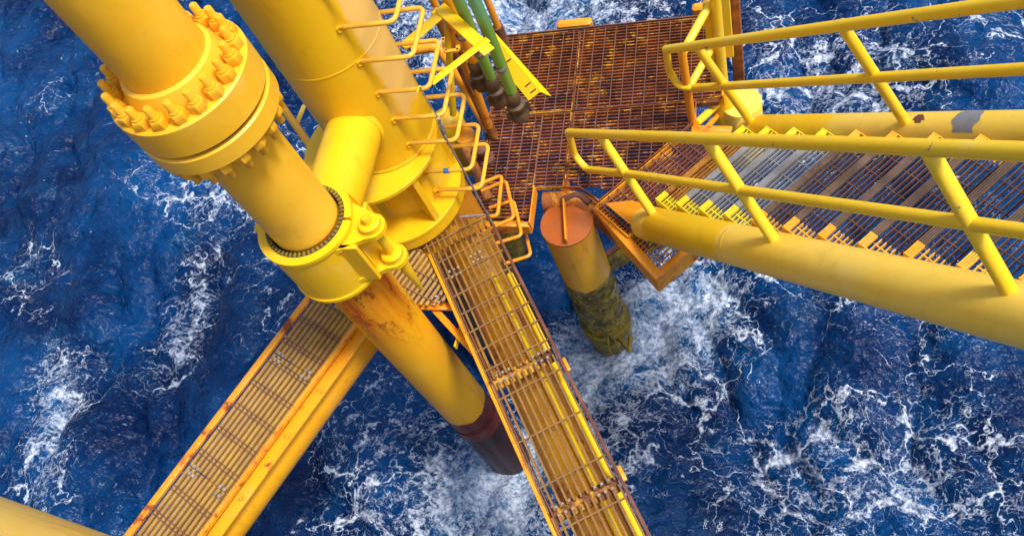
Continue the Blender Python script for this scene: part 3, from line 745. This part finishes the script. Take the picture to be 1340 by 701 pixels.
gf = thing('guard_frame', 'yellow braced guard frame standing on the right side of the landing grating', 'frame', P(907, 165, HP))
gA0 = P(907, 168, HP+.12); gB0 = P(939, 112, HP+.05); 
HTOP = 1.12
gA1 = gA0+Vector((0, 0, 1.0)); gB1 = gB0+Vector((0, 0, .85))
MB().tube(gA0, gA1, .034, n=20).build('post', M['orange_clean'], gf)
MB().bar(gB0+Vector((0, 0, -.02)), gB0+Vector((0, 0, .98)), .10, .05, bev=.006).build('post', M['clamp'], gf)
MB().tube(gA0+Vector((0, 0, .93)), gB0+Vector((0, 0, .95)), .034, n=20).build('brace', M['rail'], gf)
MB().tube(gA0+Vector((0, 0, .50)), gB0+Vector((0, 0, .50)), .032, n=20).build('brace', M['rail'], gf)
MB().tube(gA0+Vector((.03, 0, .06)), P(944, 132, 6.25), .034, n=20).build('brace', M['rail'], gf)
MB().tube(gA0+Vector((.08, -.05, .0)), P(940, 150, 6.35), .026, n=16).build('brace', M['orange_clean'], gf)
MB().bar(P(905, 170, 6.06), P(958, 171, 6.06), .07, .05, bev=.01).build('base_plate', M['orange'], gf)

# fender blocks on the far edge
for (pa, pb, lab) in (((730, 36), (775, 33), 'orange fender block behind the middle of the far grating edge'), ((906, 14), (940, 9), 'orange fender block at the far right corner of the landing, behind the posts')):
    a_ = P(*pa, HP+.04); b_ = P(*pb, HP+.04); b_.y = a_.y = max(a_.y, 5.98)
    o = MB().bar(a_, b_, .09, .12, bev=.02).build('fender_block', M['orange_clean']); tag(o, lab, 'fender', 'fender blocks on the landing')

# ================================================================== 12 hoses, bracket, pipes by the leg
def hose(top, bot, hb, mat, r, label, cat='hose'):
    b = P(*bot, hb); t = thing('hose', label, cat, b, 'hoses hanging beside the leg')
    tp = Vector((b.x, b.y, CH+.6)); pts = []
    mb = MB()
    for i in range(9):
        z = b.z+(tp.z-b.z)*i/8; pts.append(Vector((b.x+.012*math.sin(i*1.3), b.y+.012*math.cos(i*1.7), z)))
    mb.path(pts, r, 20); mb.build('tube', mat, t)
    prof = [(r*.9, .05), (r*1.25, .03), (r*1.3, -.03), (r*1.05, -.05), (r*1.05, -.07), (r*1.7, -.08), (r*1.7, -.11), (r*1.4, -.13), (r*1.5, -.17), (r*1.75, -.19), (r*1.7, -.23), (r*1.0, -.26), (0, -.26)]
    MB().lathe(b, prof, 12).build('coupling', M['dark_steel'], t)
    for s_ in (0, 1):
        a = s_*math.pi+.6; dd = Vector((math.cos(a), math.sin(a), 0))
        MB().box(b+dd*(r*1.7)+Vector((0, 0, -.15)), dd, Vector((-dd.y, dd.x, 0)), zz, .05, .03, .11, .006).build('cam_lever', M['dark_steel'], t)
    MB().lathe(b, [(r*1.02, .30), (r*1.12, .31), (r*1.12, .33), (r*1.02, .34)], 20).build('hose_band', M['cable'], t)
    return t
HH = 4.7
hose(None, (622, 86), HH-.05, M['orange_clean'], .042, 'orange hose hanging nearest the leg, dark coupling at its end')
hose(None, (644, 108), HH, M['hose'], .040, 'green hose in the middle of the three, ending in a dark coupling over the grating')
hose(None, (671, 127), HH+.02, M['hose'], .042, 'turquoise green hose furthest from the leg, its dark coupling lowest over the grating')
HB = 3.98
hb = thing('hose_bracket', 'bright yellow flat bar bracket reaching from the leg to hold the hoses', 'bracket', P(560, 40, HB))
for (a_, b_, w, dz) in (((527, 62), (580, 16), .085, 0), ((576, 11), (641, 70), .085, .012), ((566, 112), (640, 55), .055, .024)):
    MB().bar(P(*a_, HB)+Vector((0, 0, dz)), P(*b_, HB)+Vector((0, 0, dz)), w, .010, bev=.002).build('flat_bar', M['yellow_bright'], hb)
MB().bar(P(568, 14, HB+.03), P(582, 22, HB+.03), .06, .01).build('end_tab', M['yellow_bright'], hb)
# long pointed angle with tick marks
an = thing('angle_gauge', 'bright yellow folded angle bar with black tick marks and a pointed tip over the grating', 'bar', P(705, 138, 4.9))
A_ = P(634, 48, 4.35); B_ = P(699, 126, 4.85)
dn = (B_-A_).normalized(); sd = Vector((1, .35, 0)); sd = (sd-dn*sd.dot(dn)).normalized(); nr = dn.cross(sd)
mb = MB(); mb.prism([A_-sd*.05, A_+sd*.05, B_+sd*.05, B_-sd*.05], nr*.006)
mb.build('web', M['yellow_bright'], an)
mb = MB(); mb.prism([A_+sd*.051, B_+sd*.051, B_+sd*.085+dn*.10-nr*.05, A_+sd*.06-nr*.05], sd*.006); mb.build('fold', M['yellow_bright'], an)
for t_ in (.42, .82, .93):
    c = A_+(B_-A_)*t_; MB().box(c+sd*.02-nr*(-.0085), sd, dn, nr, .05, .008, .003).build('tick_mark', M['black'], an)
    MB().box(c+sd*.02-nr*(.0025), sd, dn, nr, .05, .008, .003).build('tick_mark', M['black'], an)
def pipe(label, pts, r, mat, cat='pipe', name='service_pipe', rad=.1):
    o = MB().path(bend(pts, rad, 8), r, 20).build(name, mat); return tag(o, label, cat)
pm = rusty('pipe_rust', (.13, .035, .015), (.42, .15, .015), (.6, .28, .015), .55, .65, 5)
pz = P(646, 178, HP); pipe('rust brown vertical pipe standing on the left edge of the landing', [pz, pz+Vector((0, 0, 1.55))], .045, pm)
pz = P(640, 160, HP); pipe('orange vertical pipe close behind the rust brown one at the left landing edge', [pz, pz+Vector((0, 0, 2.3))], .03, M['orange_clean'])
pz = P(661, 60, HP); pp_ = thing('corner_post', 'orange post with a rust brown foot at the far left corner of the landing', 'post', pz)
MB().tube(pz+Vector((0, 0, .25)), pz+Vector((0, 0, 3.2)), .033, n=20).build('pipe', M['orange_clean'], pp_)
MB().tube(pz+Vector((0, 0, -.1)), pz+Vector((0, 0, .26)), .05, n=20).build('foot', M['edge_rust'], pp_)
pipe('orange elbow pipe curving out from behind the leg under the yellow bracket', [P(540, 66, 5.2), P(572, 60, 5.2), P(590, 84, 5.35), P(640, 170, 5.95)], .045, M['orange_clean'])
pz = P(593, 150, 5.3); pipe('slim yellow tube hanging straight down with a square clip', [pz, P(586, 40, 4.5), P(582, -20, 4.0)], .028, M['yellow_bright'], 'pipe', 'drop_tube')
pc = thing('tube_clip', 'square orange clip frame around the slim yellow tube', 'clip', P(587, 58, 4.64))
for (a_, b_) in (((579, 52), (597, 50)), ((597, 50), (600, 66)), ((600, 66), (583, 68)), ((583, 68), (579, 52))):
    MB().bar(P(*a_, 4.64), P(*b_, 4.64), .03, .02).build('clip_bar', M['hoop'], pc)
pz = P(611, 60, 4.9); pipe('orange channel running down behind the orange hose', [P(585, 20, 4.3), P(612, 90, 5.0), P(640, 165, 5.8)], .035, M['orange'])
# round vessel glimpsed behind the rungs
vs = thing('small_drum', 'rounded yellow drum half hidden behind the rungs at the left end of the landing', 'drum', P(590, 165, 5.9))
vp = P(580, 150, 5.75)
MB().lathe(Vector((vp.x, vp.y, ZT-.5)), [(.15, 0), (.15, .62), (.13, .70), (.08, .74), (0, .76)], 40).build('shell', M['leg'], vs)
MB().lathe(Vector((vp.x+.16, vp.y-.10, ZT-.5)), [(.11, 0), (.11, .50), (.09, .56), (0, .58)], 32).build('shell', M['orange_clean'], vs)
# valve lump at landing's left edge
vl = thing('rusty_valve', 'small rusted valve body at the left landing edge below the vertical pipes', 'valve', P(636, 215, 5.9))
vq = P(634, 205, 5.95)
MB().lathe(vq+Vector((0, 0, -.1)), [(0, 0), (.05, 0), (.08, .03), (.08, .08), (.05, .10), (.05, .2), (.075, .21), (.075, .24), (0, .25)], 20).build('body', M['edge_rust'], vl)
MB().path(bend([P(610, 195, 5.9), P(628, 235, 5.95), P(640, 262, 6.02)], .08), .045, 16).build('spool', pm, vl)

# rail glimpsed between riser and leg
rl = thing('back_rail', 'yellow rail with short slanting stays in the gap between riser and leg', 'rail', P(405, 205, 4.6))
MB().tube(P(345, 105, 4.55), P(432, 228, 4.9), .030, n=18).build('rail', M['bolt'], rl)
for (a_, b_) in (((388, 163), (398, 138)), ((411, 192), (422, 168)), ((404, 218), (418, 196))):
    MB().bar(P(*a_, 4.75), P(*b_, 5.3), .035, .02).build('stay', M['yellow_bright'], rl)

# near column at the bottom left
nc = thing('near_column', 'smooth yellow column cut by the bottom left corner, close to the camera', 'column', V(3.2*math.cos(R(174.6)), 3.2*math.sin(R(174.6)), CH))
MB().lathe(nc.location-Vector((0, 0, 1)), [(.331, 0), (.331, 11)], 96).build('shaft', paint('column_paint', (.85, .52, .06), (.85, .58, .15), streak=.45), nc)

# ================================================================== sea
def build_sea():
    N = 1024; L = 44.0; dx = L/N
    rng = np.random.default_rng(11)
    kx = np.fft.fftfreq(N, dx)*2*np.pi; KX, KY = np.meshgrid(kx, kx, indexing='ij'); K = np.hypot(KX, KY); K[0, 0] = 1
    wd = R(200); cosw = (KX*math.cos(wd)+KY*math.sin(wd))/K
    kp = 2*np.pi/5.5
    amp = np.exp(-.5*(kp/K)**4)*K**-1.75*(.25+.75*cosw**2); amp *= np.exp(-(K*.030)**2); amp[0, 0] = 0
    ph = (rng.standard_normal((N, N))+1j*rng.standard_normal((N, N)))*amp
    Hh = np.fft.ifft2(ph).real; sc = .115/Hh.std()*1.15; Hh *= sc
    Dx = np.fft.ifft2(-1j*KX/K*ph).real*sc; Dy = np.fft.ifft2(-1j*KY/K*ph).real*sc
    lam = .85; Dx *= lam; Dy *= lam
    # folding measure
    Jxx = np.gradient(Dx, dx, axis=0); Jyy = np.gradient(Dy, dx, axis=1); Jxy = np.gradient(Dx, dx, axis=1)
    J = (1+Jxx)*(1+Jyy)-Jxy**2
    # blur J a bit so foam trails behind crests
    Jb = np.fft.ifft2(np.fft.fft2(J)*np.exp(-(K*.12)**2)).real
    foamJ = np.clip((.62-Jb)/.5, 0, 1)
    # coordinate map: fine in the centre, growing outwards
    n = 1000; cx, cy = -4.0, 7.0
    def axis():
        t = np.linspace(-1, 1, n); half = 13.5
        fine = t/.93*half
        g_ = np.where(np.abs(t) > .93, np.sign(t)*(half+((np.abs(t)-.93)/.07)**3.2*1500+(np.abs(t)-.93)/.07*6), fine); return g_
    gx = axis()+cx; gy = axis()+cy
    X, Y = np.meshgrid(gx, gy, indexing='ij')
    fi = ((X+100*L)/dx) % N; fj = ((Y+100*L)/dx) % N
    i0 = fi.astype(int) % N; j0 = fj.astype(int) % N; a = fi-np.floor(fi); b = fj-np.floor(fj); i1 = (i0+1) % N; j1 = (j0+1) % N
    def samp(A): return A[i0, j0]*(1-a)*(1-b)+A[i1, j0]*a*(1-b)+A[i0, j1]*(1-a)*b+A[i1, j1]*a*b
    rr = np.hypot(X-cx, Y-cy); fade = np.clip(1-(rr-17)/25, 0, 1)
    Z = samp(Hh)*fade; XX = X+samp(Dx)*fade; YY = Y+samp(Dy)*fade; FJ = samp(foamJ)*fade
    co = np.stack([XX, YY, Z], -1).reshape(-1, 3).astype(np.float32)
    idx = np.arange(n*n).reshape(n, n); q = np.stack([idx[:-1, :-1], idx[1:, :-1], idx[1:, 1:], idx[:-1, 1:]], -1).reshape(-1, 4).astype(np.int32)
    me = bpy.data.meshes.new('sea'); me.vertices.add(n*n); me.vertices.foreach_set('co', co.ravel())
    me.loops.add(q.size); me.loops.foreach_set('vertex_index', q.ravel()); me.polygons.add(len(q))
    me.polygons.foreach_set('loop_start', np.arange(0, q.size, 4, dtype=np.int32)); me.polygons.foreach_set('use_smooth', np.ones(len(q), bool))
    me.update(calc_edges=True)
    # foam density: breaking crests plus the wash stirred up round the piles
    D = .28*FJ
    def blob(px, py, rad, amt, ex=1., ang=0.):
        nonlocal D
        c = P(px, py, CH); ca, sa = math.cos(R(ang)), math.sin(R(ang))
        u = (X-c.x)*ca+(Y-c.y)*sa; v = -(X-c.x)*sa+(Y-c.y)*ca
        D = D+amt*np.exp(-((u/(rad*ex))**2+(v/rad)**2))
    for args in ((830, 420, .7, .85, 1.3, 20), (900, 400, .7, .5, 1.4, 20), (750, 470, .6, .85), (640, 600, .35, .4), (705, 610, .35, .5), (690, 670, .6, .45, 1.6, 20), (560, 655, .7, .25, 1.5, 0),
                 (640, 640, .5, .5), (70, 560, .35, .75, 3.2, -62), (300, 230, .7, .3, 1.5, 0), (235, 420, .4, .5, 3, 95), (500, 560, .8, .25), (1170, 470, 1.1, .20, 1.5, 60),
                 (1160, 380, .7, .25), (1060, 570, .9, .12, 2, 10), (280, 230, 1.1, .25, 2), (620, 30, 1.2, .40, 2., 0), (700, 10, 1.0, .3, 2, 0), (780, 10, .9, .35), (1040, 140, 1.0, .30), (1100, 60, 1.2, .2),
                 (1270, 60, 1.2, .25), (800, 560, .8, .18, 2, 0), (1000, 640, .9, .15, 2, 0), (1200, 640, .9, .2, 2, 0), (60, 380, .8, .3), (1060, 470, .8, -.35), (170, 100, 3, -.05), (40, 260, 2., -.08), (880, 560, .6, -.2), (740, 360, .5, -.3)):
        blob(*args)
    at = me.attributes.new('foam_density', 'FLOAT', 'POINT'); at.data.foreach_set('value', D.ravel().astype(np.float32))
    # sea material
    m, nt, b_ = nodes('sea_water'); g = G(nt)
    tc = g.n('ShaderNodeTexCoord'); co_ = tc.outputs['Object']; flat = g.scale(co_, (1, 1, .35))
    att = g.n('ShaderNodeAttribute'); att.attribute_name = 'foam_density'; dens = att.outputs['Fac']
    warp = g.n('ShaderNodeTexNoise'); g.put(warp.inputs['Vector'], flat); warp.inputs['Scale'].default_value = 1.1; warp.inputs['Detail'].default_value = 4
    wv_ = g.n('ShaderNodeVectorMath', operation='SUBTRACT'); g.put(wv_.inputs[0], warp.outputs['Color']); g.put(wv_.inputs[1], (.5, .5, .5))
    wp_ = g.vadd(flat, g.scale(wv_.outputs[0], (0.6, 0.6, .2)))
    # lace: thin filaments along zero crossings of noise, at three sizes
    def fil(vec, sc, det, wlo, whi, dist=0.):
        nn = g.noise(vec, sc, det, .55, dist); ab = g.math('ABSOLUTE', g.math('SUBTRACT', nn, .5)); return ab
    f1 = fil(wp_, 1.5, 6, 0, 0, .4); f2 = fil(g.vadd(wp_, (7, 3, 1)), 4.2, 5, 0, 0, .6); f3 = fil(g.vadd(wp_, (2, 9, 4)), 11, 4, 0, 0, .5)
    big = g.noise(flat, .42, 4, .6, .3)
    dn_ = g.math('ADD', dens, g.math('MULTIPLY', g.math('SUBTRACT', big, .585), 1.4))
    w1 = g.math('MAXIMUM', g.math('MULTIPLY', dn_, .022), .0003); w2 = g.math('MAXIMUM', g.math('MULTIPLY', dn_, .030), .0002); w3 = g.math('MAXIMUM', g.math('MULTIPLY', g.math('SUBTRACT', dn_, .28), .10), .0002)
    def edge(f, w): return g.smooth(g.math('DIVIDE', f, w), .55, 1.25, 1, 0)
    fin = g.n('ShaderNodeTexNoise'); g.put(fin.inputs['Vector'], flat); fin.inputs['Scale'].default_value = 6.5; fin.inputs['Detail'].default_value = 5
    fv = g.n('ShaderNodeVectorMath', operation='SUBTRACT'); g.put(fv.inputs[0], fin.outputs['Color']); g.put(fv.inputs[1], (.5, .5, .5))
    cell = g.vadd(wp_, g.scale(fv.outputs[0], (.5, .5, .1)))
    def vor(sc, off):
        x = g.n('ShaderNodeTexVoronoi'); x.voronoi_dimensions = '2D'; x.feature = 'DISTANCE_TO_EDGE'; g.put(x.inputs['Vector'], g.vadd(cell, (off, off*.6, 0))); x.inputs['Scale'].default_value = sc; return x.outputs['Distance']
    md1 = g.smooth(g.noise(flat, 3.6, 7, .72), .40, .66, 0, 2.0); md2 = g.smooth(g.noise(g.vadd(flat, (3, 8, 0)), 7.5, 6, .72), .42, .66, 0, 2.0)
    c1 = g.smooth(g.math('DIVIDE', vor(1.7, 0), g.math('MAXIMUM', g.math('MULTIPLY', g.math('MULTIPLY', dn_, .21), md1), .0004)), .15, 1.35, 1, 0)
    c2 = g.smooth(g.math('DIVIDE', vor(4.6, 5), g.math('MAXIMUM', g.math('MULTIPLY', g.math('MULTIPLY', g.math('SUBTRACT', dn_, .08), .26), md2), .0004)), .15, 1.35, 1, 0)
    l1, l2, l3 = edge(f1, w1), edge(f2, w2), edge(f3, w3)
    brk = g.smooth(g.noise(flat, 14, 5, .7), .40, .56)
    lace = g.math('MAXIMUM', g.math('MULTIPLY', l1, g.smooth(g.noise(flat, 9, 5, .7), .36, .52)), g.math('MULTIPLY', g.math('MAXIMUM', l2, l3), brk))
    # small flecks
    fk = g.smooth(g.noise(g.scale(wp_, (1, 1.6, 1)), 17, 5, .62), g.math('SUBTRACT', .735, g.math('MULTIPLY', dn_, .13)), g.math('SUBTRACT', .755, g.math('MULTIPLY', dn_, .13)))
    # solid churn where density is high
    ch = g.smooth(g.math('ADD', dn_, g.math('MULTIPLY', g.math('SUBTRACT', g.noise(wp_, 5, 8, .68, .5), .5), 2.6)), .98, 1.7)
    pt = g.math('SUBTRACT', .655, g.math('MULTIPLY', dn_, .14))
    patch = g.smooth(g.noise(g.scale(wp_, (1.0, 1.35, 1)), 4.2, 9, .62, .6), pt, g.math('ADD', pt, .03))
    patch = g.math('MULTIPLY', patch, g.smooth(g.noise(flat, 19, 5, .7), .38, .54, 0, .9))
    foam = g.math('MAXIMUM', g.math('MAXIMUM', g.math('MAXIMUM', g.math('MULTIPLY', lace, .55), g.math('MAXIMUM', g.math('MAXIMUM', c1, patch), g.math('MULTIPLY', c2, .6))), g.math('MULTIPLY', fk, .9)), ch)
    foam = g.math('MULTIPLY', foam, g.smooth(g.noise(flat, 22, 6, .75), .36, .60, .25, 1), clamp=True)
    deep = g.mix(g.smooth(g.noise(flat, .55, 4, .6), .35, .68), (.0003, .009, .052), (.0005, .042, .160))
    deep = g.mix(g.smooth(g.noise(wp_, 2.0, 8, .68, .4), .45, .80, 0, .6), deep, (.001, .062, .18))
    aer = g.smooth(g.math('ADD', dn_, g.math('MULTIPLY', g.math('SUBTRACT', g.noise(wp_, 2.6, 5, .6), .5), 1.3)), .25, 1.2, 0, .75)
    c = g.mix(aer, deep, (.012, .12, .30))
    c = g.mix(foam, c, (.56, .64, .78))
    g.put(b_.inputs['Base Color'], c); b_.inputs['IOR'].default_value = 1.33; b_.inputs['Specular IOR Level'].default_value = .26
    g.put(b_.inputs['Roughness'], g.smooth(foam, 0, .6, .10, .75))
    rip = g.math('SUBTRACT', g.math('MULTIPLY', g.noise(g.scale(flat, (1.0, 1.2, 1)), 6.5, 4, .52, .2), .75), g.math('ABSOLUTE', g.math('SUBTRACT', g.noise(g.scale(flat, (.9, 1.25, 1)), 2.6, 4, .5, .3), .5)))
    bn = g.bump(rip, 1.0, .11); bn2 = g.bump(foam, .5, .012, bn); g.put(b_.inputs['Normal'], bn2)
    me.materials.append(m); o = bpy.data.objects.new('sea', me); col.objects.link(o); tag(o, kind='structure'); return o
build_sea()

# ================================================================== light, sky, camera
SUN_EL, SUN_AZ = 62.0, -4.0       # azimuth: world angle of the sun, degrees from +x
w = bpy.data.worlds.new('World'); scene.world = w; w.use_nodes = True; nt = w.node_tree
sky = nt.nodes.new('ShaderNodeTexSky'); sky.sky_type = 'NISHITA'; sky.sun_disc = False
sky.sun_elevation = R(SUN_EL); sky.sun_rotation = R(90-SUN_AZ); sky.air_density = 1.0; sky.dust_density = 4.0; sky.ozone_density = 1.0
bg = nt.nodes['Background']; nt.links.new(sky.outputs[0], bg.inputs[0]); bg.inputs[1].default_value = .14
sl = bpy.data.lights.new('sun', 'SUN'); sl.energy = 2.9; sl.angle = R(12); sl.color = (1, .95, .86)
so = bpy.data.objects.new('sun', sl); col.objects.link(so)
dv_ = Vector((math.cos(R(SUN_EL))*math.cos(R(SUN_AZ)), math.cos(R(SUN_EL))*math.sin(R(SUN_AZ)), math.sin(R(SUN_EL))))
so.rotation_euler = dv_.to_track_quat('Z', 'Y').to_euler(); so.location = dv_*20

cam = bpy.data.cameras.new('camera'); co = bpy.data.objects.new('camera', cam); col.objects.link(co)
cam.sensor_width = 36; cam.lens = 36*F/1340; cam.clip_start = .05; cam.clip_end = 5000
rot = Matrix(((WM[0][0], -WM[0][1], -WM[0][2]), (WM[1][0], -WM[1][1], -WM[1][2]), (WM[2][0], -WM[2][1], -WM[2][2])))
co.matrix_world = Matrix.Translation((0, 0, CH)) @ rot.to_4x4()
scene.camera = co
vs_ = scene.view_settings; vs_.view_transform = 'Standard'; vs_.look = 'None'; vs_.exposure = .43; vs_.gamma = 1
